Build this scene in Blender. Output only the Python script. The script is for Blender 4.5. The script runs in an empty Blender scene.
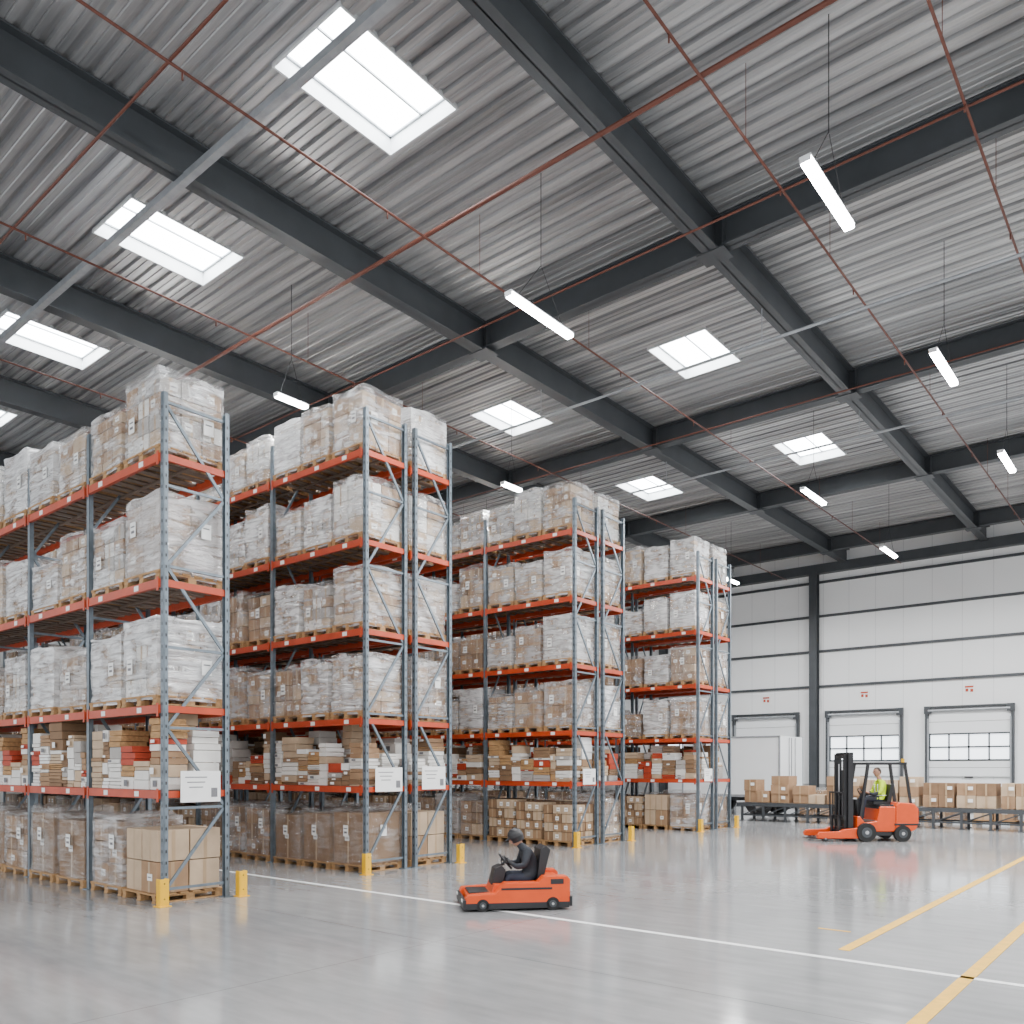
import bpy, bmesh, math, random
from mathutils import Vector, Matrix, noise
random.seed(7)
scene = bpy.context.scene
COL = scene.collection

# ------------------------------------------------------------------ materials
def new_mat(name):
    m = bpy.data.materials.new(name); m.use_nodes = True
    nt = m.node_tree
    return m, nt, nt.nodes['Principled BSDF'], nt.nodes['Material Output']

def simple(name, col, rough=0.5, metal=0.0, var=0.12, scale=6.0, bump=0.0, stretch=(1,1,1)):
    m, nt, b, out = new_mat(name)
    tc = nt.nodes.new('ShaderNodeTexCoord'); mp = nt.nodes.new('ShaderNodeMapping')
    mp.inputs['Scale'].default_value = stretch
    n = nt.nodes.new('ShaderNodeTexNoise'); n.inputs['Scale'].default_value = scale; n.inputs['Detail'].default_value = 4
    nt.links.new(tc.outputs['Object'], mp.inputs[0]); nt.links.new(mp.outputs[0], n.inputs['Vector'])
    r = nt.nodes.new('ShaderNodeValToRGB')
    r.color_ramp.elements[0].position = 0.3; r.color_ramp.elements[1].position = 0.7
    c = Vector(col)
    r.color_ramp.elements[0].color = (*(c*(1-var)), 1); r.color_ramp.elements[1].color = (*[min(1, v) for v in c*(1+var)], 1)
    nt.links.new(n.outputs['Fac'], r.inputs[0]); nt.links.new(r.outputs[0], b.inputs['Base Color'])
    b.inputs['Roughness'].default_value = rough; b.inputs['Metallic'].default_value = metal
    if bump:
        bp = nt.nodes.new('ShaderNodeBump'); bp.inputs['Strength'].default_value = bump; bp.inputs['Distance'].default_value = 0.02
        nt.links.new(n.outputs['Fac'], bp.inputs['Height']); nt.links.new(bp.outputs[0], b.inputs['Normal'])
    return m

def emissive(name, col, s):
    m, nt, b, out = new_mat(name)
    b.inputs['Base Color'].default_value = (*col, 1)
    b.inputs['Emission Color'].default_value = (*col, 1); b.inputs['Emission Strength'].default_value = s
    return m

def film_mat(name, lo, hi, tint):
    m, nt, b, out = new_mat(name)
    tc = nt.nodes.new('ShaderNodeTexCoord'); oi = nt.nodes.new('ShaderNodeObjectInfo')
    add = nt.nodes.new('ShaderNodeVectorMath'); add.operation = 'MULTIPLY_ADD'
    comb = nt.nodes.new('ShaderNodeCombineXYZ')
    for i in range(3): nt.links.new(oi.outputs['Random'], comb.inputs[i])
    nt.links.new(comb.outputs[0], add.inputs[0]); add.inputs[1].default_value = (17, 31, 23)
    nt.links.new(tc.outputs['Object'], add.inputs[2])
    mp = nt.nodes.new('ShaderNodeMapping'); mp.inputs['Scale'].default_value = (.8, .8, 5.5); mp.inputs['Rotation'].default_value = (0.38, 0.42, 0)
    nt.links.new(add.outputs[0], mp.inputs[0])
    n = nt.nodes.new('ShaderNodeTexNoise'); n.inputs['Scale'].default_value = 2.6; n.inputs['Detail'].default_value = 5
    n.inputs['Roughness'].default_value = 0.55; n.inputs['Distortion'].default_value = 0.7
    nt.links.new(mp.outputs[0], n.inputs['Vector'])
    n2 = nt.nodes.new('ShaderNodeTexNoise'); n2.inputs['Scale'].default_value = 2.4; n2.inputs['Detail'].default_value = 2
    nt.links.new(add.outputs[0], n2.inputs['Vector'])
    mixf = nt.nodes.new('ShaderNodeMath'); mixf.operation = 'ADD'
    nt.links.new(n.outputs['Fac'], mixf.inputs[0]); nt.links.new(n2.outputs['Fac'], mixf.inputs[1])
    rv = nt.nodes.new('ShaderNodeMath'); rv.operation = 'MULTIPLY_ADD'; rv.inputs[1].default_value = .24
    nt.links.new(oi.outputs['Random'], rv.inputs[0]); nt.links.new(mixf.outputs[0], rv.inputs[2])
    mr = nt.nodes.new('ShaderNodeMapRange'); mr.inputs['From Min'].default_value = 0.96; mr.inputs['From Max'].default_value = 1.32
    mr.inputs['To Min'].default_value = lo; mr.inputs['To Max'].default_value = hi
    nt.links.new(rv.outputs[0], mr.inputs['Value'])
    bp = nt.nodes.new('ShaderNodeBump'); bp.inputs['Strength'].default_value = 1.0; bp.inputs['Distance'].default_value = 0.08
    nt.links.new(n.outputs['Fac'], bp.inputs['Height']); nt.links.new(bp.outputs[0], b.inputs['Normal'])
    b.inputs['Base Color'].default_value = (*tint, 1); b.inputs['Roughness'].default_value = 0.15
    gl = nt.nodes.new('ShaderNodeBsdfGlossy'); gl.inputs['Color'].default_value = (1, 1, 1, 1); gl.inputs['Roughness'].default_value = .08
    nt.links.new(bp.outputs[0], gl.inputs['Normal'])
    mg = nt.nodes.new('ShaderNodeMixShader'); mg.inputs[0].default_value = .36
    nt.links.new(b.outputs[0], mg.inputs[1]); nt.links.new(gl.outputs[0], mg.inputs[2])
    tr = nt.nodes.new('ShaderNodeBsdfTransparent'); mx = nt.nodes.new('ShaderNodeMixShader')
    nt.links.new(mr.outputs[0], mx.inputs[0]); nt.links.new(tr.outputs[0], mx.inputs[1]); nt.links.new(mg.outputs[0], mx.inputs[2])
    nt.links.new(mx.outputs[0], out.inputs['Surface'])
    return m

M = {}
M['kraft'] = simple('cardboard_kraft', (0.33, 0.20, 0.11), 0.8, var=0.12, scale=4)
M['kraft2'] = simple('cardboard_dark', (0.22, 0.13, 0.07), 0.8, var=0.12, scale=4)
M['kraft3'] = simple('cardboard_pale', (0.50, 0.37, 0.25), 0.8, var=0.1, scale=4)
M['white'] = simple('white_carton', (0.76, 0.74, 0.70), 0.6, var=0.05)
M['grey'] = simple('grey_carton', (0.38, 0.355, 0.33), 0.6, var=0.08)
M['redbox'] = simple('red_carton', (0.40, 0.045, 0.015), 0.6, var=0.12)
M['wood'] = simple('pallet_wood', (0.40, 0.23, 0.10), 0.8, var=0.25, scale=5, stretch=(1, 6, 6))
M['label'] = simple('paper_label', (0.85, 0.85, 0.83), 0.6, var=0.03)
M['tape'] = simple('packing_tape', (0.42, 0.29, 0.17), 0.3, var=0.05)
M['print'] = simple('label_print', (0.16, 0.16, 0.17), 0.6, var=0.2, scale=60)
M['film'] = film_mat('stretch_film_dense', 0.14, 0.90, (0.93, 0.94, 0.95))
M['film2'] = film_mat('stretch_film_light', 0.08, 0.60, (0.90, 0.90, 0.90))
M['film3'] = film_mat('stretch_film_clear', 0.05, 0.34, (0.85, 0.84, 0.82))
M['beam'] = simple('orange_rack_beam', (0.45, 0.048, 0.010), 0.42, var=0.15, scale=3)
M['steel'] = simple('galvanised_upright', (0.155, 0.19, 0.22), 0.42, 0.4, var=0.2, scale=9)
M['deckw'] = simple('wire_deck', (0.18, 0.135, 0.105), 0.5, 0.3)
M['yellow'] = simple('safety_yellow', (0.84, 0.46, 0.0), 0.5, var=0.06)
M['dark'] = simple('roof_beam_paint', (0.048, 0.054, 0.060), 0.5, 0.1, var=0.12, scale=2)
M['lightsteel'] = simple('light_steel', (0.34, 0.36, 0.38), 0.4, 0.4)
M['redpipe'] = simple('sprinkler_pipe_red', (0.115, 0.032, 0.018), 0.5, 0.1)
M['black'] = simple('black_plastic', (0.010, 0.010, 0.012), 0.45)
M['rubber'] = simple('rubber_black', (0.013, 0.013, 0.013), 0.8, bump=0.2)
M['orange'] = simple('vehicle_orange', (0.66, 0.065, 0.002), 0.35, var=0.05)
M['chrome'] = simple('bare_steel', (0.45, 0.45, 0.46), 0.3, 0.9)
M['panelwhite'] = simple('white_panel', (0.80, 0.82, 0.83), 0.5, var=0.02, scale=0.6)
M['curb'] = simple('skylight_curb', (0.62, 0.64, 0.65), 0.5, var=0.02, scale=0.6)
M['skyglow'] = emissive('skylight_glazing', (0.93, 0.97, 1.0), 24.0)
M['tube'] = emissive('led_diffuser', (1.0, 1.0, 1.0), 70.0)
M['doorglass'] = emissive('door_glazing', (0.88, 0.94, 1.0), 2.6)
M['concrete_low'] = simple('plinth_grey', (0.34, 0.35, 0.35), 0.7)
M['vest'] = simple('hi_vis_vest', (0.60, 0.85, 0.0), 0.7)
M['trouser'] = simple('navy_trousers', (0.02, 0.024, 0.04), 0.8)
M['shirt'] = simple('dark_shirt', (0.02, 0.023, 0.03), 0.8)
M['skin'] = simple('skin', (0.46, 0.24, 0.16), 0.5, var=0.05)
M['hair'] = simple('brown_hair', (0.05, 0.03, 0.02), 0.7)
M['eye'] = simple('eye_dark', (0.02, 0.02, 0.02), 0.3)
M['lip'] = simple('lips', (0.42, 0.18, 0.14), 0.5)
M['wline'] = simple('white_floor_paint', (0.88, 0.88, 0.87), 0.5, var=0.08, scale=9)
M['yline'] = simple('yellow_floor_paint', (0.80, 0.43, 0.0), 0.6, var=0.12, scale=9)

# corrugated deck
m, nt, b, out = new_mat('corrugated_deck_metal')
tc = nt.nodes.new('ShaderNodeTexCoord'); mp = nt.nodes.new('ShaderNodeMapping'); mp.inputs['Scale'].default_value = (0.08, 2.0, 1)
n = nt.nodes.new('ShaderNodeTexNoise'); n.inputs['Scale'].default_value = 1.4; n.inputs['Detail'].default_value = 5; n.inputs['Roughness'].default_value = .65
r = nt.nodes.new('ShaderNodeValToRGB'); r.color_ramp.elements[0].position = .34; r.color_ramp.elements[1].position = .68
r.color_ramp.elements[0].color = (0.19, 0.194, 0.20, 1); r.color_ramp.elements[1].color = (0.54, 0.545, 0.55, 1)
nt.links.new(tc.outputs['Object'], mp.inputs[0]); nt.links.new(mp.outputs[0], n.inputs['Vector'])
nt.links.new(n.outputs['Fac'], r.inputs[0]); nt.links.new(r.outputs[0], b.inputs['Base Color'])
b.inputs['Metallic'].default_value = 0.5; b.inputs['Roughness'].default_value = 0.34
M['deck'] = m

# floor
m, nt, b, out = new_mat('polished_concrete')
tc = nt.nodes.new('ShaderNodeTexCoord')
n = nt.nodes.new('ShaderNodeTexNoise'); n.inputs['Scale'].default_value = 0.45; n.inputs['Detail'].default_value = 8; n.inputs['Roughness'].default_value = .62
n2 = nt.nodes.new('ShaderNodeTexNoise'); n2.inputs['Scale'].default_value = 6; n2.inputs['Detail'].default_value = 8
mp = nt.nodes.new('ShaderNodeMapping'); mp.inputs['Scale'].default_value = (.25, 1.3, 1)
nt.links.new(tc.outputs['Object'], n.inputs['Vector']); nt.links.new(tc.outputs['Object'], mp.inputs[0]); nt.links.new(mp.outputs[0], n2.inputs['Vector'])
r = nt.nodes.new('ShaderNodeValToRGB'); r.color_ramp.elements[0].position = .32; r.color_ramp.elements[1].position = .70
r.color_ramp.elements[0].color = (0.22, 0.225, 0.23, 1); r.color_ramp.elements[1].color = (0.38, 0.38, 0.38, 1)
mixn = nt.nodes.new('ShaderNodeMath'); mixn.operation = 'MULTIPLY_ADD'; mixn.inputs[1].default_value = .35
nt.links.new(n2.outputs['Fac'], mixn.inputs[0])
m2 = nt.nodes.new('ShaderNodeMath'); m2.operation = 'MULTIPLY'; m2.inputs[1].default_value = .65
nt.links.new(n.outputs['Fac'], m2.inputs[0]); nt.links.new(m2.outputs[0], mixn.inputs[2])
nt.links.new(mixn.outputs[0], r.inputs[0])
br = nt.nodes.new('ShaderNodeTexBrick'); br.offset = 0; br.inputs['Scale'].default_value = 1
br.inputs['Brick Width'].default_value = 6.1; br.inputs['Row Height'].default_value = 6.1; br.inputs['Mortar Size'].default_value = .008
br.inputs['Color1'].default_value = br.inputs['Color2'].default_value = (1, 1, 1, 1); br.inputs['Mortar'].default_value = (.68, .68, .68, 1)
nt.links.new(tc.outputs['Object'], br.inputs['Vector'])
mul = nt.nodes.new('ShaderNodeMix'); mul.data_type = 'RGBA'; mul.blend_type = 'MULTIPLY'; mul.inputs[0].default_value = 1
nt.links.new(r.outputs[0], mul.inputs[6]); nt.links.new(br.outputs['Color'], mul.inputs[7]); nt.links.new(mul.outputs[2], b.inputs['Base Color'])
mr = nt.nodes.new('ShaderNodeMapRange'); mr.inputs['To Min'].default_value = .05; mr.inputs['To Max'].default_value = .20
nt.links.new(n2.outputs['Fac'], mr.inputs['Value']); nt.links.new(mr.outputs[0], b.inputs['Roughness'])
b.inputs['Specular IOR Level'].default_value = .9
M['floor'] = m

# wall panel with vertical seams
m, nt, b, out = new_mat('insulated_wall_panel')
tc = nt.nodes.new('ShaderNodeTexCoord')
sx = nt.nodes.new('ShaderNodeSeparateXYZ'); nt.links.new(tc.outputs['Object'], sx.inputs[0])
ax = nt.nodes.new('ShaderNodeMath'); ax.operation = 'ADD'; nt.links.new(sx.outputs[0], ax.inputs[0]); nt.links.new(sx.outputs[1], ax.inputs[1])
fr = nt.nodes.new('ShaderNodeMath'); fr.operation = 'PINGPONG'; fr.inputs[1].default_value = .55
nt.links.new(ax.outputs[0], fr.inputs[0])
gt = nt.nodes.new('ShaderNodeMath'); gt.operation = 'GREATER_THAN'; gt.inputs[1].default_value = .012; nt.links.new(fr.outputs[0], gt.inputs[0])
n = nt.nodes.new('ShaderNodeTexNoise'); n.inputs['Scale'].default_value = .5; nt.links.new(tc.outputs['Object'], n.inputs['Vector'])
r = nt.nodes.new('ShaderNodeValToRGB'); r.color_ramp.elements[0].color = (.80, .815, .82, 1); r.color_ramp.elements[1].color = (.88, .89, .89, 1)
nt.links.new(n.outputs['Fac'], r.inputs[0])
mx = nt.nodes.new('ShaderNodeMix'); mx.data_type = 'RGBA'; mx.inputs[6].default_value = (.66, .67, .68, 1)
nt.links.new(gt.outputs[0], mx.inputs[0]); nt.links.new(r.outputs[0], mx.inputs[7]); nt.links.new(mx.outputs[2], b.inputs['Base Color'])
b.inputs['Roughness'].default_value = .5
M['wall'] = m

# ------------------------------------------------------------------ mesh builder
class MB:
    def __init__(s): s.v = []; s.f = []; s.m = []; s.mats = []
    def mi(s, k):
        if k not in s.mats: s.mats.append(k)
        return s.mats.index(k)
    def add(s, vs, fs, mat, X=None):
        o = len(s.v); i = s.mi(mat)
        s.v += [tuple(X @ Vector(v)) if X else tuple(v) for v in vs]
        s.f += [tuple(a+o for a in f) for f in fs]; s.m += [i]*len(fs)
    def box(s, c, d, mat, X=None, rz=0):
        hx, hy, hz = d[0]/2, d[1]/2, d[2]/2
        vs = [(x, y, z) for x in (-hx, hx) for y in (-hy, hy) for z in (-hz, hz)]
        T = Matrix.Translation(c) @ Matrix.Rotation(rz, 4, 'Z')
        if X: T = X @ T
        s.add(vs, [(0, 1, 3, 2), (4, 6, 7, 5), (0, 4, 5, 1), (2, 3, 7, 6), (0, 2, 6, 4), (1, 5, 7, 3)], mat, T)
    def bb(s, a, b, mat):
        s.box([(a[i]+b[i])/2 for i in range(3)], [abs(b[i]-a[i]) for i in range(3)], mat)
    def bar(s, p0, p1, w, h, mat):
        p0 = Vector(p0); p1 = Vector(p1); d = p1-p0
        q = d.to_track_quat('X', 'Z').to_matrix().to_4x4()
        s.box((0, 0, 0), (d.length, w, h), mat, Matrix.Translation((p0+p1)/2) @ q)
    def cyl(s, p0, p1, r, mat, n=12, r1=None):
        p0 = Vector(p0); p1 = Vector(p1); d = p1-p0; r1 = r if r1 is None else r1
        q = d.to_track_quat('Z', 'Y').to_matrix()
        vs = []
        for k in range(n):
            a = 2*math.pi*k/n; u = Vector((math.cos(a), math.sin(a), 0))
            vs.append(p0+q @ (u*r)); vs.append(p1+q @ (u*r1))
        fs = [(2*k, 2*((k+1) % n), 2*((k+1) % n)+1, 2*k+1) for k in range(n)]
        fs += [tuple(2*k for k in range(n))[::-1], tuple(2*k+1 for k in range(n))]
        s.add(vs, fs, mat)
    def prism(s, pts, y0, y1, mat):
        n = len(pts)
        vs = [(p[0], y0, p[1]) for p in pts]+[(p[0], y1, p[1]) for p in pts]
        fs = [tuple(range(n)), tuple(range(n, 2*n))[::-1]]+[(k, k+n, (k+1) % n+n, (k+1) % n) for k in range(n)]
        s.add(vs, fs, mat)
    def torus(s, c, R, r, mat, X, n=24, k=8):
        vs = []; fs = []
        for i in range(n):
            a = 2*math.pi*i/n
            for j in range(k):
                q = 2*math.pi*j/k
                vs.append(((R+r*math.cos(q))*math.cos(a), (R+r*math.cos(q))*math.sin(a), r*math.sin(q)))
                fs.append((i*k+j, ((i+1) % n)*k+j, ((i+1) % n)*k+(j+1) % k, i*k+(j+1) % k))
        s.add(vs, fs, mat, Matrix.Translation(c) @ X)
    def mesh(s, name, smooth=False):
        me = bpy.data.meshes.new(name); me.from_pydata(s.v, [], s.f)
        for k in s.mats: me.materials.append(M[k])
        me.polygons.foreach_set('material_index', s.m)
        if smooth: me.polygons.foreach_set('use_smooth', [True]*len(s.f))
        me.update()
        bm = bmesh.new(); bm.from_mesh(me); bmesh.ops.recalc_face_normals(bm, faces=bm.faces); bm.to_mesh(me); bm.free()
        return me
    def obj(s, name, parent=None, bevel=0, loc=None, smooth=False):
        return put(name, s.mesh(name, smooth), parent, bevel, loc)

def put(name, me, parent=None, bevel=0, loc=None, rz=0, scale=None):
    o = bpy.data.objects.new(name, me); COL.objects.link(o)
    if parent: o.parent = parent
    if loc is not None: o.location = loc
    if rz: o.rotation_euler = (0, 0, rz)
    if scale: o.scale = scale
    if bevel:
        mod = o.modifiers.new('bevel', 'BEVEL'); mod.width = bevel; mod.segments = 3; mod.limit_method = 'ANGLE'
        mod.harden_normals = False
    return o

def empty(name, loc=(0, 0, 0), rz=0):
    e = bpy.data.objects.new(name, None); COL.objects.link(e); e.location = loc; e.rotation_euler = (0, 0, rz); e.empty_display_size = .3
    return e

# ------------------------------------------------------------------ room shell
XL, XR, YF, YB, ZD = -32.0, 9.0, -3.0, 37.0, 11.3
b = MB(); b.bb((XL-.2, YF-6, -.2), (XR+8, YB+.2, 0), 'floor'); b.obj('floor')
b = MB(); b.bb((XL-.2, YB, 0), (XR, YB+.2, ZD+.15), 'wall'); b.obj('wall_back')
b = MB(); b.bb((XL-.2, YF, 0), (XL, YB, ZD+.15), 'wall'); b.obj('wall_left')
b = MB(); b.bb((XL, YB-.06, 0), (XR, YB, 1.1), 'concrete_low'); b.obj('baseboard_back')

# skylights
SKX = [-8.95, -14.4, -19.8, -25.2]; SKY = [(6.7, 8.7), (16.6, 18.4), (23.7, 25.7)]; HW = .70
pitch = .30
def snap(y): return round((y-YF)/pitch)*pitch+YF
SKYs = [(snap(a), snap(c)) for a, c in SKY]
b = MB()
ny = int(round((YB-YF)/pitch))
prof = [(0, 0), (.085, 0), (.10, .014), (.115, 0), (.195, 0), (.212, .05), (.283, .05), (.30, 0)]
for i in range(ny+1):
    y0 = YF+i*pitch
    if y0 > YB-.01: break
    inrow = any(a-.01 <= y0 < c-.01 for a, c in SKYs)
    segs = []
    if inrow:
        x = XL
        for cx in sorted(SKX):
            segs.append((x, cx-HW)); x = cx+HW
        segs.append((x, XR))
    else: segs = [(XL, XR)]
    for (xa, xb) in segs:
        vs = []
        for (py, pz) in prof: vs += [(xa, y0+py, ZD+pz), (xb, y0+py, ZD+pz)]
        b.add(vs, [(2*k, 2*k+1, 2*k+3, 2*k+2) for k in range(len(prof)-1)], 'deck')
ceil = b.obj('ceiling')
k = 0
for cx in SKX:
    for (a, c) in SKYs:
        k += 1
        e = empty('window_%d' % k, (cx, (a+c)/2, ZD)); w = HW; h = (c-a)/2
        q = MB()
        for s in (-1, 1):
            q.box((s*(w+.01), 0, .15), (.03, 2*h+.04, .32), 'curb'); q.box((0, s*(h+.01), .15), (2*w, .03, .32), 'curb')
            q.box((s*(w-.02), 0, .255), (.035, 2*h, .03), 'lightsteel'); q.box((0, s*(h-.02), .255), (2*w, .035, .03), 'lightsteel')
        q.box((0, 0, .255), (.03, 2*h, .03), 'lightsteel')
        q.obj('curb', e)
        g = MB(); g.box((0, 0, .285), (2*w, 2*h, .02), 'skyglow'); g.obj('pane', e)

# roof beams
def ibeam(bd, p0, p1, z0, z1, fw, mat):
    t = .03
    bd.bar((p0[0], p0[1], z0+t/2), (p1[0], p1[1], z0+t/2), fw, t, mat)
    bd.bar((p0[0], p0[1], z1-t/2), (p1[0], p1[1], z1-t/2), fw, t, mat)
    bd.bar((p0[0], p0[1], (z0+z1)/2), (p1[0], p1[1], (z0+z1)/2), .02, z1-z0, mat)
MX = [-27.7, -22.4, -17.1, -11.8, -6.46, -1.1, 4.2]
CY = [-1.5, 13.3, 20.4, 27.5, 34.6]
rf = empty('structural_steelwork')
for x in MX:
    q = MB(); ibeam(q, (x, YF), (x, YB-.01), 10.66, 11.28, .28, 'dark'); q.obj('main_beam', rf)
for y in CY:
    q = MB(); ibeam(q, (XL+.01, y), (XR, y), 10.72, 11.26, .26, 'dark')
    for x in MX:
        for s in (-1, 1): q.box((x+s*.2, y, 10.97), (.02, .3, .5), 'dark')
        q.box((x, y, 10.65), (.5, .4, .02), 'dark')
    q.obj('cross_beam', rf)
q = MB(); q.box(((XL+XR)/2, 6.45, 10.62), (XR-XL, .11, .11), 'lightsteel'); q.obj('tie_member', rf)
q = MB(); q.bb((XL, YB-.35, 10.35), (XR, YB-.01, 10.75), 'dark'); q.obj('eaves_beam', rf)
q = MB()
for y in (15.3, 21.2): q.cyl((XL, y, 9.95), (XR, y, 9.95), .03, 'lightsteel', 8)
for y in (15.3, 21.2):
    for x in MX: q.cyl((x, y, 9.95), (x, y, 10.6), .01, 'lightsteel', 6)
q.obj('conduit', rf)

# sprinkler
sp = empty('sprinkler_pipework')
q = MB()
for x in (-19.1, -14.3, -9.5, -4.7, -2.3):
    q.cyl((x, YF, 10.25), (x, YB-.4, 10.25), .019, 'redpipe', 8)
    y = 4.0
    while y < 34:
        if not any(a-.1 < y < c+.1 for a, c in SKYs): q.cyl((x, y, 10.25), (x, y, 11.28), .005, 'redpipe', 6)
        q.cyl((x, y+1.2, 10.25), (x, y+1.2, 10.14), .013, 'redpipe', 6); y += 3.3
for y, rr in ((5.06, .020), (9.34, .034), (11.96, .018), (19.2, .018)):
    q.cyl((XL+.02, y, 10.31), (XR, y, 10.31), rr, 'redpipe', 8)
q.obj('pipes', sp, smooth=True)

# linear lights
for (x, y, ln) in [(-3.6, 10.6, 1.6), (-3.55, 16.5, 1.6), (-3.5, 22.5, 1.6), (-3.5, 29, 1.6), (-8.1, 10.5, 1.6), (-7.9, 22.1, 1.6), (-8, 29.4, 1.6), (-13.75, 9.8, .7), (-13.6, 16.4, .7), (-13.9, 30, 1.2),
                   (-19.4, 10, 1.2), (-19.4, 22, 1.2), (1.2, 10.6, 1.6), (1.2, 22, 1.6), (1.2, 29, 1.6), (-3.6, 3.0, 1.6), (1.2, 3.0, 1.6)]:
    e = empty('linear_light', (x, y, 9.0))
    q = MB(); q.box((0, 0, .05), (.14, ln+.04, .02), 'panelwhite')
    for s in (-1, 1):
        q.box((0, s*(ln/2+.01), .02), (.13, .015, .07), 'panelwhite'); q.cyl((0, s*ln*.38, .06), (0, s*.02, .8), .005, 'black', 5)
    q.cyl((0, 0, .8), (0, 0, ZD-9), .007, 'black', 5)
    q.obj('housing', e)
    q = MB(); q.box((0, 0, .004), (.13, ln, .07), 'tube'); q.obj('diffuser', e, bevel=.02)
    ld = bpy.data.lights.new('lamp', 'AREA'); ld.shape = 'RECTANGLE'; ld.size = .13; ld.size_y = ln; ld.energy = 390*ln/1.6*(1.5 if y > 20 else 1)
    lo = bpy.data.objects.new('lamp', ld); COL.objects.link(lo); lo.parent = e; lo.location = (0, 0, -.04)

# wall girts / columns
k = 0
for z in (5.4, 6.95, 8.5, 10.0):
    k += 1; q = MB(); q.bb((XL, YB-.12, z-.05), (XR, YB, z+.05), 'dark'); q.obj('trim_%d' % k)
for x in (-28, -20.6, -13.1, 1.9):
    q = MB()
    for s in (-1, 1): q.box((x, YB-.3+s*.15, 5.2), (.34, .03, 10.4), 'dark')
    q.box((x, YB-.3, 5.2), (.03, .3, 10.4), 'dark'); q.box((x, YB-.3, .02), (.5, .5, .04), 'dark')
    q.obj('steel_column')

# dock doors
k = 0
for cx in (-15.4, -11.05, -7.05, -3.0, 1.2, -19.8):
    k += 1
    e = empty('door_%d' % k, (cx, YB, 0))
    q = MB(); w = 1.45
    for s in (-1, 1):
        q.box((s*(w+.07), -.14, 2.1), (.10, .2, 4.2), 'dark'); q.box((s*(w+.01), -.2, 1.9), (.05, .1, 3.8), 'lightsteel')
        q.box((s*(w+.02), -.22, 4.15), (.26, .1, .3), 'dark')
    q.box((0, -.14, 4.26), (2*w+.24, .22, .07), 'dark')
    q.cyl((-w, -.25, 4.12), (w, -.25, 4.12), .05, 'lightsteel', 10)
    q.obj('frame', e)
    q = MB()
    q.box((0, -.07, 3.68), (2*w, .06, 1.0), 'panelwhite')
    q.box((0, -.07, 1.78), (2*w, .06, .62), 'panelwhite'); q.box((0, -.07, .68), (2*w, .06, 1.3), 'panelwhite')
    for z in (3.66, 1.82, 1.42): q.box((0, -.105, z), (2*w, .01, .02), 'concrete_low')
    for z in (2.12, 2.64, 3.17): q.box((0, -.09, z), (2*w, .08, .06), 'dark')
    for i in range(5): q.box((-w+.03+i*(2*w-.06)/4, -.09, 2.64), (.05, .08, 1.05), 'dark')
    q.box((0, -.1, 1.44), (.3, .05, .05), 'black')
    q.obj('panel', e)
    q = MB(); q.box((0, -.05, 2.64), (2*w, .02, 1.0), 'doorglass'); q.obj('glazing', e)
    q = MB()
    q.box((0, -.02, 4.95), (.42, .03, .42), 'label'); q.box((0, -.04, 5.03), (.3, .01, .07), 'redbox'); q.box((-.08, -.04, 4.9), (.1, .01, .12), 'redbox'); q.box((.09, -.04, 4.88), (.1, .01, .12), 'redbox')
    q.obj('sign', e)

# floor lines
q = MB(); q.bb((-14.5, 7.93, .001), (-.9, 8.01, .004), 'wline'); q.obj('floor_marking_white')
q = MB(); q.bb((-2.76, 8.4, .001), (-2.65, 30, .004), 'yline'); q.bb((-1.59, -4, .001), (-1.48, 30, .004), 'yline'); q.bb((-3.3, 9.36, .001), (-2.95, 9.40, .004), 'yline'); q.obj('floor_marking_yellow')

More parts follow.
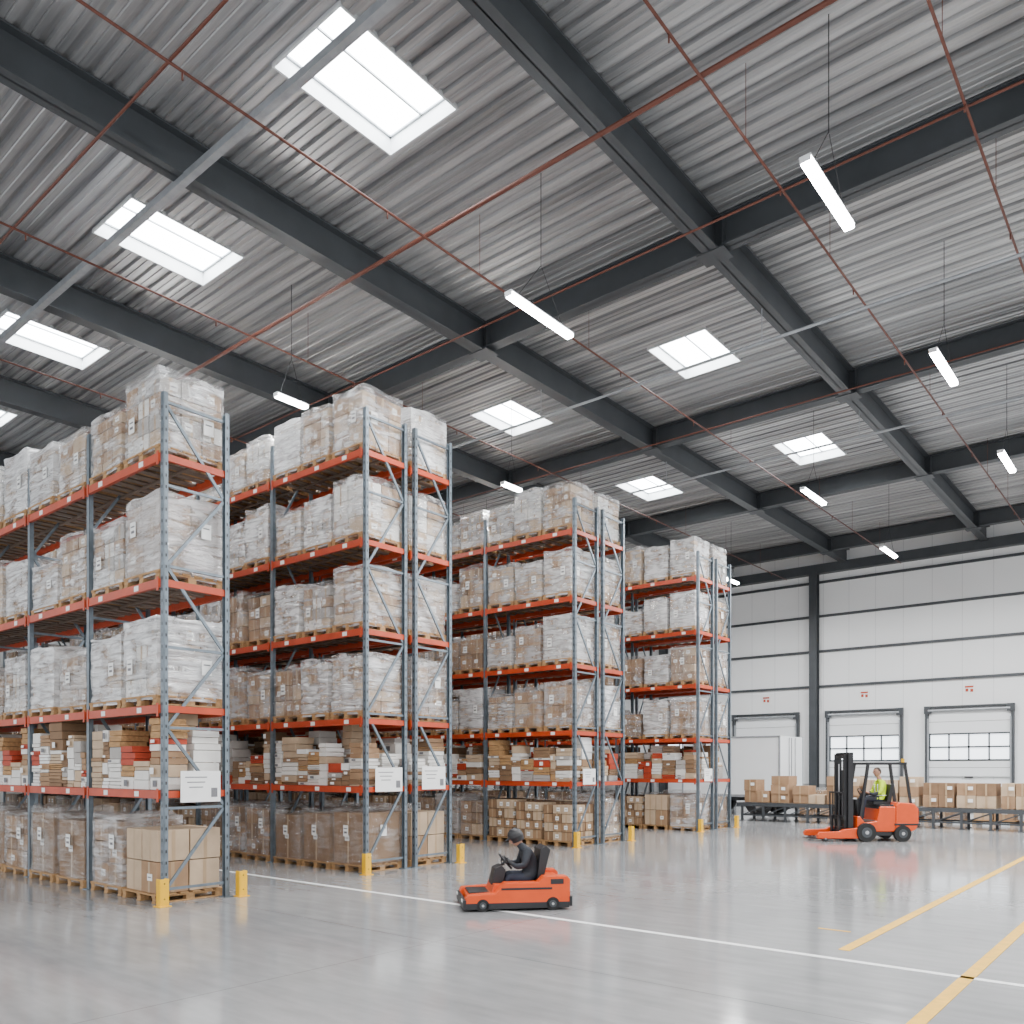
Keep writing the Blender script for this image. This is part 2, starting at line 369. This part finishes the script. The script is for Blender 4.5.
# ------------------------------------------------------------------ pallet loads
def load_mesh(name, grid, cartons, film, seed, H=1.2, lab=True):
    rnd = random.Random(seed); q = MB()
    for i in range(6): q.box((0, -.44+i*.176, .118), (1.0, .12, .022), 'wood')
    for x in (-.44, 0, .44):
        q.box((x, 0, .096), (.1, 1.0, .02), 'wood'); q.box((x, 0, .01), (.1, 1.0, .02), 'wood')
        for y in (-.43, 0, .43): q.box((x, y, .053), (.1, .12, .066), 'wood')
    nx, ny_, nz = grid; L = .93; base = .13; hh = (H-.15-base)/nz
    for k in range(nz):
        for i in range(nx):
            for j in range(ny_):
                if 0 < i < nx-1 and 0 < j < ny_-1 and k < nz-1: continue
                cx = -L/2+(i+.5)*L/nx; cy = -L/2+(j+.5)*L/ny_; cz = base+(k+.5)*hh
                d = (L/nx-.022, L/ny_-.022, hh-.014); mt = rnd.choice(cartons)
                px, py = rnd.uniform(-.008, .008), rnd.uniform(-.008, .008)
                q.box((cx+px, cy+py, cz), d, mt)
                if j in (0, ny_-1):
                    s = -1 if j == 0 else 1
                    q.box((cx+px, cy+py+s*(d[1]/2+.001), cz), (.05, .002, d[2]), 'tape')
                    if rnd.random() < .4:
                        lx = cx+px+rnd.uniform(-.3, .3)*d[0]*.5
                        q.box((lx, cy+py+s*(d[1]/2+.003), cz), (min(.14, d[0]*.4), .002, min(.10, d[2]*.5)), 'label')
                        q.box((lx, cy+py+s*(d[1]/2+.005), cz), (min(.09, d[0]*.25), .002, .015), 'print')
                if i in (0, nx-1):
                    s = -1 if i == 0 else 1
                    q.box((cx+px+s*(d[0]/2+.001), cy+py, cz), (.002, .05, d[2]), 'tape')
                    if rnd.random() < .4:
                        ly = cy+py+rnd.uniform(-.3, .3)*d[1]*.5
                        q.box((cx+px+s*(d[0]/2+.003), ly, cz), (.002, min(.14, d[1]*.4), min(.10, d[2]*.5)), 'label')
                        q.box((cx+px+s*(d[0]/2+.005), ly, cz), (.002, min(.09, d[1]*.25), .015), 'print')
    if film:
        bm = bmesh.new(); bmesh.ops.create_cube(bm, size=1.0)
        bmesh.ops.subdivide_edges(bm, edges=bm.edges[:], cuts=10, use_grid_fill=True)
        for v in bm.verts:
            c = v.co
            v.co = Vector((c.x*.975, c.y*.975, c.z*(H-.10)+(H-.1)/2+.07))
            if math.hypot(c.x, c.y) > .66: v.co.x *= .98; v.co.y *= .98
            nn = noise.noise_vector(Vector((v.co.x*3+seed, v.co.y*3, v.co.z*7)))
            v.co += nn*.014
            if c.z > .49: v.co.z += -.03+.04*nn.z
        bm.verts.index_update()
        q.add([v.co.copy() for v in bm.verts], [tuple(v.index for v in f.verts) for f in bm.faces], film); bm.free()
        if lab:
            lx, lz = rnd.uniform(-.25, .25), rnd.uniform(.5, .85)
            q.box((lx, -.510, lz), (.15, .004, .20), 'label'); q.box((lx, -.513, lz+.04), (.10, .002, .018), 'print'); q.box((lx, -.513, lz-.03), (.09, .002, .035), 'print')
            q.box((.510, -lx, lz), (.004, .15, .20), 'label'); q.box((.513, -lx, lz+.04), (.002, .10, .018), 'print')
    return q.mesh(name)

K = ['kraft', 'kraft', 'kraft3', 'kraft2']; W = ['kraft3', 'white', 'kraft', 'grey']
WH = [load_mesh('wrapped_pallet_load', (3, 3, 4), W, 'film', 1), load_mesh('wrapped_pallet_load', (2, 2, 3), ['kraft', 'kraft3', 'white'], 'film', 2, lab=False),
      load_mesh('wrapped_pallet_load', (3, 2, 5), ['kraft3', 'kraft'], 'film', 3, lab=False), load_mesh('wrapped_pallet_load', (2, 3, 3), K, 'film', 4)]
MD = [load_mesh('wrapped_pallet_load', (3, 3, 3), K, 'film2', 5), load_mesh('wrapped_pallet_load', (2, 2, 3), ['kraft', 'kraft3'], 'film2', 6, lab=False),
      load_mesh('wrapped_pallet_load', (2, 2, 2), K, 'film2', 8), WH[2], WH[3], load_mesh('wrapped_pallet_load', (2, 2, 4), K, 'film3', 14)]
BR = [load_mesh('carton_pallet_load', (2, 2, 2), ['kraft', 'kraft2'], 'film3', 9), load_mesh('carton_pallet_load', (2, 2, 3), K, 'film3', 10, lab=False),
      load_mesh('carton_pallet_load', (3, 3, 4), ['kraft', 'kraft2', 'kraft3'], None, 11, lab=False), load_mesh('carton_pallet_load', (1, 1, 1), ['kraft2'], 'film3', 12),
      load_mesh('carton_pallet_load', (2, 2, 2), ['kraft', 'kraft3'], None, 13, lab=False), load_mesh('carton_pallet_load', (2, 2, 3), ['kraft', 'kraft2'], 'film2', 15)]

def pick_mesh(w, seed):
    rnd = random.Random(seed); q = MB()
    for row in range(2):
        cy = -.24+row*.48; x = -w/2
        while x < w/2-.12:
            bw = min(rnd.uniform(.16, .5), w/2-x); z = 0; top = rnd.uniform(.35, .88)
            while z < top:
                mts = rnd.choice([['kraft', 'kraft3'], ['white', 'label'], ['kraft3', 'white'], ['redbox', 'wood', 'kraft3'], ['kraft2', 'wood'], ['white', 'kraft3'], ['white', 'grey'], ['redbox', 'white'], ['kraft', 'kraft2']])
                h = rnd.choice([.03, .05, .06, .08, .09, .13, .17]); rep = rnd.choice([1, 1, 2, 3]); mt = rnd.choice(mts)
                for _ in range(rep):
                    dx = rnd.uniform(0, .05)
                    q.box((x+bw/2+rnd.uniform(-.02, .02), cy-dx, z+h/2), (bw-.02, .42-dx, h-.008), mt, rz=rnd.uniform(-.05, .05)); z += h
                if rnd.random() < .35:
                    q.box((x+bw/2, cy-.22-dx*1.5, z-h/2), (min(.1, bw*.4), .004, h*.5), 'label' if mt != 'white' else 'print')
            x += bw
    return q.mesh('loose_cartons')

# ------------------------------------------------------------------ racks
def rack(x0, bay, nb, rows, levels, top, per, lw, H, seed):
    rnd = random.Random(seed)
    y_c = (rows[0][0]+rows[-1][1])/2
    e = empty('pallet_rack', (x0, y_c, 0))
    L = lambda x, y, z: (x-x0, y-y_c, z)
    fr = MB(); bm_ = MB(); dk = MB()
    for (ya, yb) in rows:
        for i in range(nb+1):
            x = x0-i*bay
            for y in (ya, yb):
                s = 1 if y == ya else -1
                fr.box(L(x, y, top/2), (.08, .010, top), 'steel')
                for t in (-1, 1): fr.box(L(x+t*.036, y+s*.03, top/2), (.008, .06, top), 'steel')
                fr.box(L(x, y+s*.02, .006), (.16, .14, .012), 'steel')
                if i == 0 and seed < 4:
                    z = .25
                    while z < top-.1:
                        fr.box(L(x+.041, y+s*.03, z), (.003, .018, .04), 'black'); fr.box(L(x, y-s*.006, z), (.018, .003, .04), 'black'); z += .15
            n = 6 if i == 0 else 5; st = (top-.35)/n
            for k in range(n):
                a, c = (ya+.05, yb-.05) if k % 2 == 0 else (yb-.05, ya+.05)
                fr.bar(L(x, a, .2+k*st), L(x, c, .2+(k+1)*st), .03, .04, 'steel')
                fr.bar(L(x, ya+.04, .2+k*st), L(x, yb-.04, .2+k*st), .03, .035, 'steel')
            fr.bar(L(x, ya+.04, top-.12), L(x, yb-.04, top-.12), .03, .035, 'steel')
        for i in range(nb):
            xa = x0-i*bay-.04; xb = x0-(i+1)*bay+.04
            for z in levels:
                for y in (ya-.005, yb+.005):
                    bm_.bb(L(xa, y-.025, z-.055), L(xb, y+.025, z+.055), 'beam')
                    s = -1 if y < (ya+yb)/2 else 1
                    bm_.bb(L(xa, y+s*.026, z-.1), L(xa-.05, y+s*.034, z+.08), 'beam'); bm_.bb(L(xb, y+s*.026, z-.1), L(xb+.05, y+s*.034, z+.08), 'beam')
                    for j in range(per):   # location labels stuck on the beam
                        xl = xa-(j+.5)*(xa-xb)/per+rnd.uniform(-.1, .1)
                        bm_.bb(L(xl-.06, y+s*.026, z-.035), L(xl+.06, y+s*.029, z+.035), 'label')
                nsl = 9
                for j in range(nsl):
                    xx = xa-(j+.5)*(xa-xb)/nsl
                    dk.bb(L(xx-.06, ya+.02, z+.03), L(xx+.06, yb-.02, z+.052), 'deckw')
                dk.bb(L(xa, (ya+yb)/2-.02, z-.0), L(xb, (ya+yb)/2+.02, z+.03), 'deckw')
    for z in levels:
        for (ya, yb) in rows:
            bm_.bb(L(x0-.03, ya+.03, z-.045), L(x0+.02, yb-.03, z+.045), 'beam')
    fr.obj('upright_frames', e); bm_.obj('load_beams', e); dk.obj('shelf_decking', e)
    picks = [pick_mesh(bay-.2, seed*10+i) for i in range(4)]
    allz = [0]+levels
    for (ya, yb) in rows:
        yc = (ya+yb)/2; dep = (yb-ya)
        for li, z in enumerate(allz):
            zt = z+.057 if li else .002
            for i in range(nb):
                if li == 1:
                    xc = x0-(i+.5)*bay
                    put('loose_cartons', rnd.choice(picks), e, loc=L(xc, yc, zt)); continue
                for j in range(per):
                    xc = x0-i*bay-.05-(j+.5)*(bay-.1)/per
                    pool = BR if li == 0 else (WH if li == len(allz)-1 else (WH+MD if li == len(allz)-2 else MD+WH[:1]))
                    hs = H/1.2*rnd.uniform(.80, 1.03) if li else H/1.2*rnd.uniform(.88, 1.0)
                    if li and rnd.random() < .14: hs *= .78
                    if i == 0 and j == 0 and li: hs = H/1.2
                    put('pallet_load', rnd.choice(pool), e, loc=L(xc+rnd.uniform(-.01, .01), yc+rnd.uniform(-.03, .02), zt), rz=rnd.uniform(-.012, .012), scale=(lw*rnd.uniform(.95, 1.0), dep*rnd.uniform(1.0, 1.05), hs))
    return e

rack(-10.5, 2.2, 8, [(5.47, 6.42)], [1.45, 2.58, 4.24, 5.90], 6.75, 2, 1.0, 1.24, 1)
LV = [1.43, 2.60, 4.13, 5.66, 7.19]
for s, y in enumerate((9.28, 15.42, 21.45)):
    rack(-10.95, 2.7, 6, [(y, y+.95), (y+1.15, y+2.1)], LV, 7.95, 3, .84, 1.2, 2+s)

# rack end signs
def sign(x, y, z, w, h):
    q = MB(); q.box((x, y, z), (.008, w, h), 'label')
    for i in range(3):
        q.box((x+.006, y-w*.12, z+h*.3-i*h*.16), (.002, w*(.55-.1*i), h*.03), 'print')
    q.box((x+.006, y+w*.34, z-h*.2), (.002, w*.16, h*.3), 'print')
    q.obj('rack_sign')
sign(-10.44, 5.98, 1.55, .58, .42)
sign(-10.89, 9.78, 1.60, .62, .42); sign(-10.89, 10.88, 1.62, .6, .42); sign(-10.89, 15.95, 1.6, .5, .36); sign(-10.89, 22, 1.6, .5, .36)

# post guards
for (x, y) in [(-10.36, 5.40), (-10.36, 6.55), (-10.8, 9.2), (-10.8, 11.5), (-10.8, 15.33), (-10.8, 17.65), (-10.8, 21.35), (-10.8, 23.7)]:
    e = empty('rack_post_guard', (x, y, 0))
    q = MB()
    q.box((.04, 0, .18), (.02, .12, .36), 'yellow'); q.box((0, -.055, .18), (.09, .02, .36), 'yellow'); q.box((0, .055, .18), (.09, .02, .36), 'yellow')
    q.box((0, 0, .006), (.17, .17, .012), 'yellow'); q.cyl((0.052, 0, .3), (.04, 0, .3), .012, 'black', 8); q.cyl((.052, 0, .1), (.04, 0, .1), .012, 'black', 8)
    q.obj('guard', e, bevel=.008)

# ------------------------------------------------------------------ conveyor with cartons
e = empty('roller_conveyor', (0, 27.5, 0)); q = MB(); xa, xb = -12.3, 2.0
for y in (-.5, .5): q.bb((xa, y-.03, .50), (xb, y+.03, .62), 'dark')
x = xa+.1
while x < xb:
    q.cyl((x, -.47, .6), (x, .47, .6), .03, 'chrome', 8); x += .14
x = xa+.2
while x < xb:
    for y in (-.5, .5): q.box((x, y, .26), (.07, .07, .52), 'dark'); q.box((x, y, .01), (.14, .14, .02), 'dark')
    q.bar((x, -.5, .2), (x, .5, .2), .04, .04, 'dark')
    if x < xb-.8:
        for y in (-.5, .5): q.box((x+.375, y, .2), (.75, .04, .05), 'dark'); q.bar((x, y, .2), (x+.75, y, .5), .03, .03, 'dark')
    x += .75
q.obj('frame', e)
rnd = random.Random(5); x = xa+.2
while x < xb-.8:
    w = rnd.uniform(.5, 1.15); nz = rnd.choice([1, 2, 2, 3]); h = rnd.uniform(.26, .42) if nz > 1 else rnd.uniform(.55, .85)
    if nz == 3: h = .30
    c = empty('carton_stack', (x+w/2, 27.5, .632)); q = MB()
    nx = 1 if w < .65 else 2
    for kz in range(nz):
        for i in range(nx):
            if kz == nz-1 and nx == 2 and rnd.random() < .25: continue
            dx = w/nx; cx = -w/2+(i+.5)*dx
            q.box((cx, rnd.uniform(-.03, .03), (kz+.5)*h), (dx-.02, .72, h-.004), rnd.choice(['kraft', 'kraft', 'kraft3', 'kraft2']), rz=rnd.uniform(-.03, .03))
            q.box((cx, -.40, (kz+.5)*h), (.05, .01, h*.96), 'tape')
            if rnd.random() < .6: q.box((cx+dx*.22, -.405, (kz+.6)*h), (.13, .006, .1), 'label')
    q.obj('cartons', c)
    x += w+rnd.choice([.03, .05, .12])
for i, x in enumerate((-10.6, -9.2, -7.8, -6.4, -5.0, -3.6, -2.2, -.6)):
    put('carton_pallet_load', BR[i % 5], None, loc=(x, 30.2, .002), scale=(1.2, 1.0, 1.15 if i % 3 else .95))

# trailer
e = empty('box_trailer', (-14.0, 31.2, 0)); q = MB()
q.box((0, 0, 1.85), (4.0, 2.3, 2.3), 'panelwhite')
for s in (-1, 1):
    q.box((0, s*1.16, .74), (4.04, .04, .1), 'lightsteel'); q.box((0, s*1.16, 2.98), (4.04, .04, .06), 'lightsteel')
    for t in (-1, 1): q.box((t*1.99, s*1.15, 1.85), (.06, .06, 2.3), 'lightsteel')
q.box((2.01, 0, 1.85), (.02, .03, 2.2), 'dark')
for s in (-.3, .3): q.cyl((2.04, s, .75), (2.04, s, 2.95), .02, 'chrome', 8)
q.box((0, 0, .6), (3.9, .9, .14), 'dark')
for x in (-1.2, 1.1):
    q.cyl((x, -1.0, .5), (x, 1.0, .5), .06, 'dark', 8)
    for s in (-1, 1): q.cyl((x, s*1.08, .5), (x, s*.8, .5), .5, 'rubber', 28); q.cyl((x, s*1.09, .5), (x, s*1.0, .5), .24, 'chrome', 16)
q.obj('body', e, bevel=.01)

# ------------------------------------------------------------------ vehicles
def wheel(q, x, y, r, w):
    q.cyl((x, y-w/2, r), (x, y+w/2, r), r, 'rubber', 28); q.cyl((x, y-w/2-.008, r), (x, y+w/2+.008, r), r*.55, 'dark', 18); q.cyl((x, y-w/2-.016, r), (x, y+w/2+.016, r), r*.2, 'chrome', 10)

HEAD = math.atan2(-.638, -.770)
FKL = (-6.58, 21.50, 0)
e = empty('forklift', FKL, HEAD)
q = MB()
q.prism([(-1.22, .30), (-1.28, .45), (-1.28, .80), (-1.18, .93), (-.80, .96), (-.72, .88), (-.72, .26), (-1.1, .24)], -.50, .50, 'orange')
q.prism([(-.74, .24), (-.74, .86), (-.34, .86), (-.26, .50), (.02, .46), (.14, .62), (.22, .62), (.22, .24)], -.48, .48, 'orange')
q.obj('chassis', e, bevel=.03)
q = MB()
q.prism([(-.70, .86), (-.70, .90), (-.36, .90), (-.32, .80), (-.36, .78)], -.44, .44, 'black')
q.prism([(-.26, .50), (.02, .46), (.02, .48), (-.26, .52)], -.4, .4, 'black')
q.prism([(.02, .5), (.14, .64), (.2, 1.02), (.13, 1.04), (.04, .8)], -.34, .34, 'black')
q.box((-1.0, 0, .42), (.62, 1.01, .05), 'black')
q.box((-.2, 0, .2), (.9, .9, .12), 'black')
q.box((-.50, 0, .93), (.42, .46, .08), 'black')
q.prism([(-.72, .92), (-.80, 1.38), (-.72, 1.40), (-.62, .95)], -.23, .23, 'black')
q.obj('seat_and_trim', e, bevel=.015)
q = MB()
for s in (-1, 1):
    q.bar((.12, s*.42, .6), (-.08, s*.40, 1.90), .06, .06, 'black'); q.bar((-1.12, s*.42, .9), (-.98, s*.40, 1.90), .06, .06, 'black')
    q.bar((-.04, s*.40, 1.91), (-1.02, s*.40, 1.91), .06, .06, 'black')
for i in range(8): q.bar((-.06-i*.135, -.4, 1.92), (-.06-i*.135, .4, 1.92), .03, .03, 'black')
q.cyl((-.98, .3, 1.93), (-.98, .3, 2.03), .04, 'yellow', 12)
q.obj('overhead_guard', e)
q = MB()
for s in (-1, 1):
    q.box((.34, s*.36, 1.12), (.12, .08, 2.12), 'black'); q.box((.43, s*.28, 1.14), (.09, .07, 2.02), 'black')
    q.cyl((.30, s*.26, .3), (.30, s*.26, 1.75), .03, 'black', 10)
    q.bar((.40, s*.2, .5), (.40, s*.2, 1.9), .015, .03, 'chrome')
for z in (.22, 1.05, 2.14): q.box((.34, 0, z), (.1, .76, .09), 'black')
for z in (.30, 2.08): q.box((.43, 0, z), (.08, .6, .08), 'black')
q.cyl((.36, 0, .25), (.36, 0, 1.3), .04, 'black', 10)
for z in (.22, .58): q.box((.52, 0, z), (.05, .92, .09), 'black')
for s in (-.40, -.2, 0, .2, .40): q.box((.55, s, .88), (.025, .03, .62), 'black')
q.box((.55, 0, 1.19), (.03, .86, .04), 'black')
q.obj('mast', e)
q = MB()
for s in (-1, 1):
    q.box((.57, s*.22, .32), (.045, .11, .58), 'black')
    q.prism([(.55, .04), (.55, .085), (1.30, .06), (1.33, .045)], s*.22-.055, s*.22+.055, 'black')
q.obj('forks', e)
q = MB()
for s in (-1, 1):
    q.prism([(.2, .08), (.2, .34), (.56, .30), (.64, .25), (1.14, .23), (1.20, .16), (1.19, .08)], s*.46-.06, s*.46+.06, 'orange')
q.box((.5, 0, .14), (.12, .92, .1), 'orange')
q.obj('straddle_legs', e, bevel=.015)
q = MB()
for s in (-1, 1): wheel(q, .02, s*.50, .23, .16); wheel(q, -.88, s*.47, .20, .14); wheel(q, 1.0, s*.46, .075, .1)
q.obj('wheels', e)
q = MB(); RX = Matrix.Rotation(-math.radians(55), 4, 'Y')
q.torus((-.10, 0, 1.16), .15, .014, 'black', RX); q.cyl((.06, 0, .9), (-.10, 0, 1.16), .022, 'black', 8)
ux = RX @ Vector((1, 0, 0)); uy = Vector((0, 1, 0)); c0 = Vector((-.10, 0, 1.16))
q.bar(c0-uy*.15, c0+uy*.15, .02, .012, 'black'); q.bar(c0-ux*.15, c0, .02, .012, 'black')
q.obj('steering_wheel', e)

# --- seated people: one continuous skinned body each
def skin_obj(name, verts, edges, radii, root, sub=2):
    me = bpy.data.meshes.new(name); me.from_pydata(verts, edges, [])
    o = bpy.data.objects.new(name, me); COL.objects.link(o)
    o.modifiers.new('skin', 'SKIN')
    bpy.context.view_layer.objects.active = o
    if not me.skin_vertices:
        bpy.ops.mesh.customdata_skin_add()
    for i, r in enumerate(radii):
        sv = me.skin_vertices[0].data[i]; sv.radius = r if isinstance(r, tuple) else (r, r); sv.use_root = (i == root)
    s = o.modifiers.new('sub', 'SUBSURF'); s.levels = sub; s.render_levels = sub
    dg = bpy.context.evaluated_depsgraph_get(); dg.update()
    m2 = bpy.data.meshes.new_from_object(o.evaluated_get(dg))
    bpy.data.objects.remove(o)
    for p in m2.polygons: p.use_smooth = True
    return m2

def person(parent, spine, arm, leg, head, matfn, cap=None, lean=0, hand='skin'):
    V = list(spine); R = [(.15, .12), (.135, .10), (.155, .11), (.08, .075), .055, .05]
    E = [(0, 1), (1, 2), (2, 3), (3, 4), (4, 5)]
    for s in (-1, 1):
        o = len(V)
        V += [(p[0], s*p[1], p[2]) for p in arm+leg]
        R += [.068, .05, .042, .03, (.022, .034), .095, .085, .066, .055, .042, (.045, .035)]
        E += [(2, o), (o, o+1), (o+1, o+2), (o+2, o+3), (o+3, o+4), (0, o+5), (o+5, o+6), (o+6, o+7), (o+7, o+8), (o+8, o+9), (o+9, o+10)]
    me = skin_obj('body', V, E, R, 0)
    ks = ['vest', 'trouser', 'skin', 'shirt', 'black']
    for k in ks: me.materials.append(M[k])
    for p in me.polygons: p.material_index = ks.index(matfn(p.center))
    put('body', me, parent)
    pal = Vector(arm[4])
    for s in (-1, 1):
        for f in range(4):
            t = (f-1.5)*.021; ln = [.85, 1.0, .95, .75][f]
            bx = Vector((pal.x, s*pal.y, pal.z))+Vector((-.4, 0, .9)).normalized()*(-t)
            pts = [bx, bx+Vector((.035*ln, 0, .012)), bx+Vector((.055*ln, s*.004, -.012)), bx+Vector((.040*ln, s*.004, -.034))]
            mm = skin_obj('finger', [tuple(p) for p in pts], [(0, 1), (1, 2), (2, 3)], [.010, .009, .0085, .007], 0, 1)
            mm.materials.append(M[hand]); put('finger', mm, parent)
        p = Vector((pal.x-.015, s*(pal.y-.01), pal.z+.01)); pts = [p, p+Vector((.01, -s*.03, .015)), p+Vector((.03, -s*.045, .005))]
        mm = skin_obj('thumb', [tuple(v) for v in pts], [(0, 1), (1, 2)], [.012, .010, .008], 0, 1); mm.materials.append(M[hand]); put('thumb', mm, parent)
    bm = bmesh.new(); bmesh.ops.create_uvsphere(bm, u_segments=28, v_segments=20, radius=1)
    for v in bm.verts:
        x, y, z = v.co
        w = 1-.22*max(0, -z)**1.3
        nx_ = x*.098*w; ny2 = y*.078*w
        if x > 0:
            nx_ += .022*math.exp(-((y*.078)**2/.00022+(z+.12)**2/.03))
            nx_ -= .008*math.exp(-((abs(y)-.38)**2/.02+(z-.08)**2/.02))
            nx_ += .008*math.exp(-(y**2/.12+(z+.85)**2/.05))
        v.co = Vector((nx_, ny2, z*.122))
    hm = bpy.data.meshes.new('head'); bm.to_mesh(hm); bm.free()
    hm.materials.append(M['skin']); hm.materials.append(M['hair'])
    for p in hm.polygons:
        p.use_smooth = True; c = p.center
        p.material_index = 1 if (c.z > .07 or (c.x < .01 and c.z > -.02) or c.x < -.05 and c.z > -.05) else 0
    ho = put('head', hm, parent, loc=head); ho.rotation_euler = (0, lean, 0)
    q = MB()
    for s in (-1, 1):
        q.cyl((.078, s*.031, .012), (.09, s*.031, .012), .009, 'eye', 10)
        q.cyl((-.01, s*.074, -.005), (-.015, s*.088, 0), .022, 'skin', 10, .026)
    q.box((.089, 0, -.052), (.01, .042, .01), 'lip')
    if cap:
        n = 20
        for k in range(4):
            a0, a1 = k*math.pi/8, (k+1)*math.pi/8
            q.cyl((0, 0, .015+.125*math.sin(a0)), (0, 0, .015+.125*math.sin(a1)), .115*math.cos(a0), cap, n, .115*math.cos(a1)+.001)
        q.cyl((-.012, 0, -.06), (-.012, 0, .02), .090, cap, n, .108)
        q.prism([(.06, .022), (.15, .008), (.15, .018), (.06, .036)], -.06, .06, cap)
    fo = q.obj('face_features', parent, bevel=.002, loc=head); fo.rotation_euler = (0, lean, 0)

d = empty('forklift_driver', FKL, HEAD)
def mf(c):
    if c.x > -.2 and c.z > 1.1: return 'skin'
    if c.z > 1.515: return 'skin'
    if c.z < .60: return 'black'
    if c.x > -.47 and c.z < 1.12 and not abs(c.y) > .18: return 'trouser'
    if c.z < 1.02: return 'trouser'
    if c.x > -.40: return 'shirt'
    return 'vest'
person(d, [(-.56, 0, 1.03), (-.58, 0, 1.18), (-.56, 0, 1.34), (-.55, 0, 1.47), (-.52, 0, 1.55), (-.50, 0, 1.62)],
       [(-.55, .17, 1.44), (-.46, .235, 1.20), (-.30, .20, 1.14), (-.165, .15, 1.20), (-.12, .145, 1.215)],
       [(-.52, .09, 1.01), (-.30, .12, 1.05), (-.10, .14, 1.03), (-.06, .14, .78), (-.05, .14, .56), (.07, .15, .53)],
       (-.48, 0, 1.70), mf)
q = MB()
for s in (-1, 1): q.bar((-.455, s*.09, 1.16), (-.45, s*.09, 1.40), .035, .01, 'label')
q.torus((-.575, 0, 1.12), .155, .010, 'label', Matrix.Scale(.82, 4, (1, 0, 0))); q.obj('reflective_tape', d, smooth=True)

# low tow tractor (angular pressed-steel body) with hunched operator
TH = HEAD+.16; TL = (-6.93, 8.40, 0); SC = (.93, .93, .93)
e = empty('tow_tractor', TL, TH); e.scale = SC
q = MB()
q.prism([(-.62, .10), (-.62, .42), (-.42, .42), (-.38, .22), (.10, .20), (.18, .34), (.32, .34), (.36, .22), (.68, .20), (.70, .09)], -.30, .30, 'orange')
for s in (-1, 1):
    q.prism([(-.70, .06), (-.70, .42), (-.66, .46), (-.34, .46), (-.26, .38), (.20, .38), (.32, .24), (.70, .22), (.73, .18), (.73, .06)], s*.39-.10, s*.39+.10, 'orange')
q.obj('body', e, bevel=.006)
q = MB()
q.box((0.02, 0, .075), (1.42, .99, .08), 'black'); q.box((.745, 0, .10), (.04, 1.0, .12), 'black'); q.box((-.71, 0, .12), (.04, 1.0, .13), 'black')
q.box((-.24, 0, .27), (.30, .42, .07), 'black'); q.box((.52, 0, .225), (.28, .56, .02), 'black')
q.prism([(-.36, .30), (-.48, .80), (-.42, .85), (-.34, .80), (-.29, .32)], -.23, .23, 'black')
q.prism([(.18, .32), (.14, .52), (.19, .58), (.29, .54), (.34, .32)], -.17, .17, 'black')
q.box((-.78, 0, .22), (.12, .08, .06), 'chrome')
for s in (-1, 1):
    q.box((-.1, s*.492, .30), (.70, .006, .03), 'black'); q.box((-.52, s*.492, .39), (.18, .006, .07), 'black')
    q.box((.768, s*.34, .14), (.01, .1, .04), 'label')
q.obj('seat_and_trim', e, bevel=.006)
q = MB(); RT = Matrix.Rotation(-math.radians(50), 4, 'Y')
q.torus((.12, 0, .62), .13, .013, 'black', RT); q.cyl((.24, 0, .52), (.12, 0, .62), .02, 'black', 8)
q.bar((.12, -.13, .62), (.12, .13, .62), .02, .012, 'black')
q.obj('steering_wheel', e)
q = MB()
for s in (-1, 1): wheel(q, -.46, s*.455, .09, .08); wheel(q, .50, s*.455, .085, .08)
q.obj('wheels', e)
d = empty('tow_tractor_operator', TL, TH); d.scale = SC
def mf2(c):
    if c.x > .02 and c.z > .575 and abs(c.y) < .2: return 'black'
    if c.z > .885: return 'skin'
    if c.x > .24 and c.z < .34: return 'black'
    if c.z < .42 or (c.x > -.12 and c.z < .55 and abs(c.y) < .2): return 'trouser'
    return 'shirt'
person(d, [(-.25, 0, .42), (-.25, 0, .53), (-.20, 0, .67), (-.15, 0, .78), (-.10, 0, .84), (-.06, 0, .885)],
       [(-.17, .17, .77), (-.11, .235, .58), (.0, .20, .57), (.085, .14, .63), (.11, .13, .645)],
       [(-.21, .09, .38), (-.06, .12, .40), (.09, .13, .42), (.11, .13, .36), (.11, .13, .30), (.15, .13, .25)],
       (-.03, 0, .955), mf2, cap='black', lean=.4, hand='black')

# ------------------------------------------------------------------ world daylight
w = bpy.data.worlds.new('world'); scene.world = w; w.use_nodes = True
bg = w.node_tree.nodes['Background']; bg.inputs[0].default_value = (.95, .97, 1.0, 1); bg.inputs[1].default_value = 2.1

# ------------------------------------------------------------------ camera
cam = bpy.data.cameras.new('camera'); co = bpy.data.objects.new('camera', cam); COL.objects.link(co)
co.location = (0, 0, 1.8); co.rotation_euler = (math.radians(90), 0, math.atan2(.638, .770))
cam.sensor_width = 36; cam.lens = 36*830/1024; cam.shift_y = .25; cam.clip_end = 300
scene.camera = co
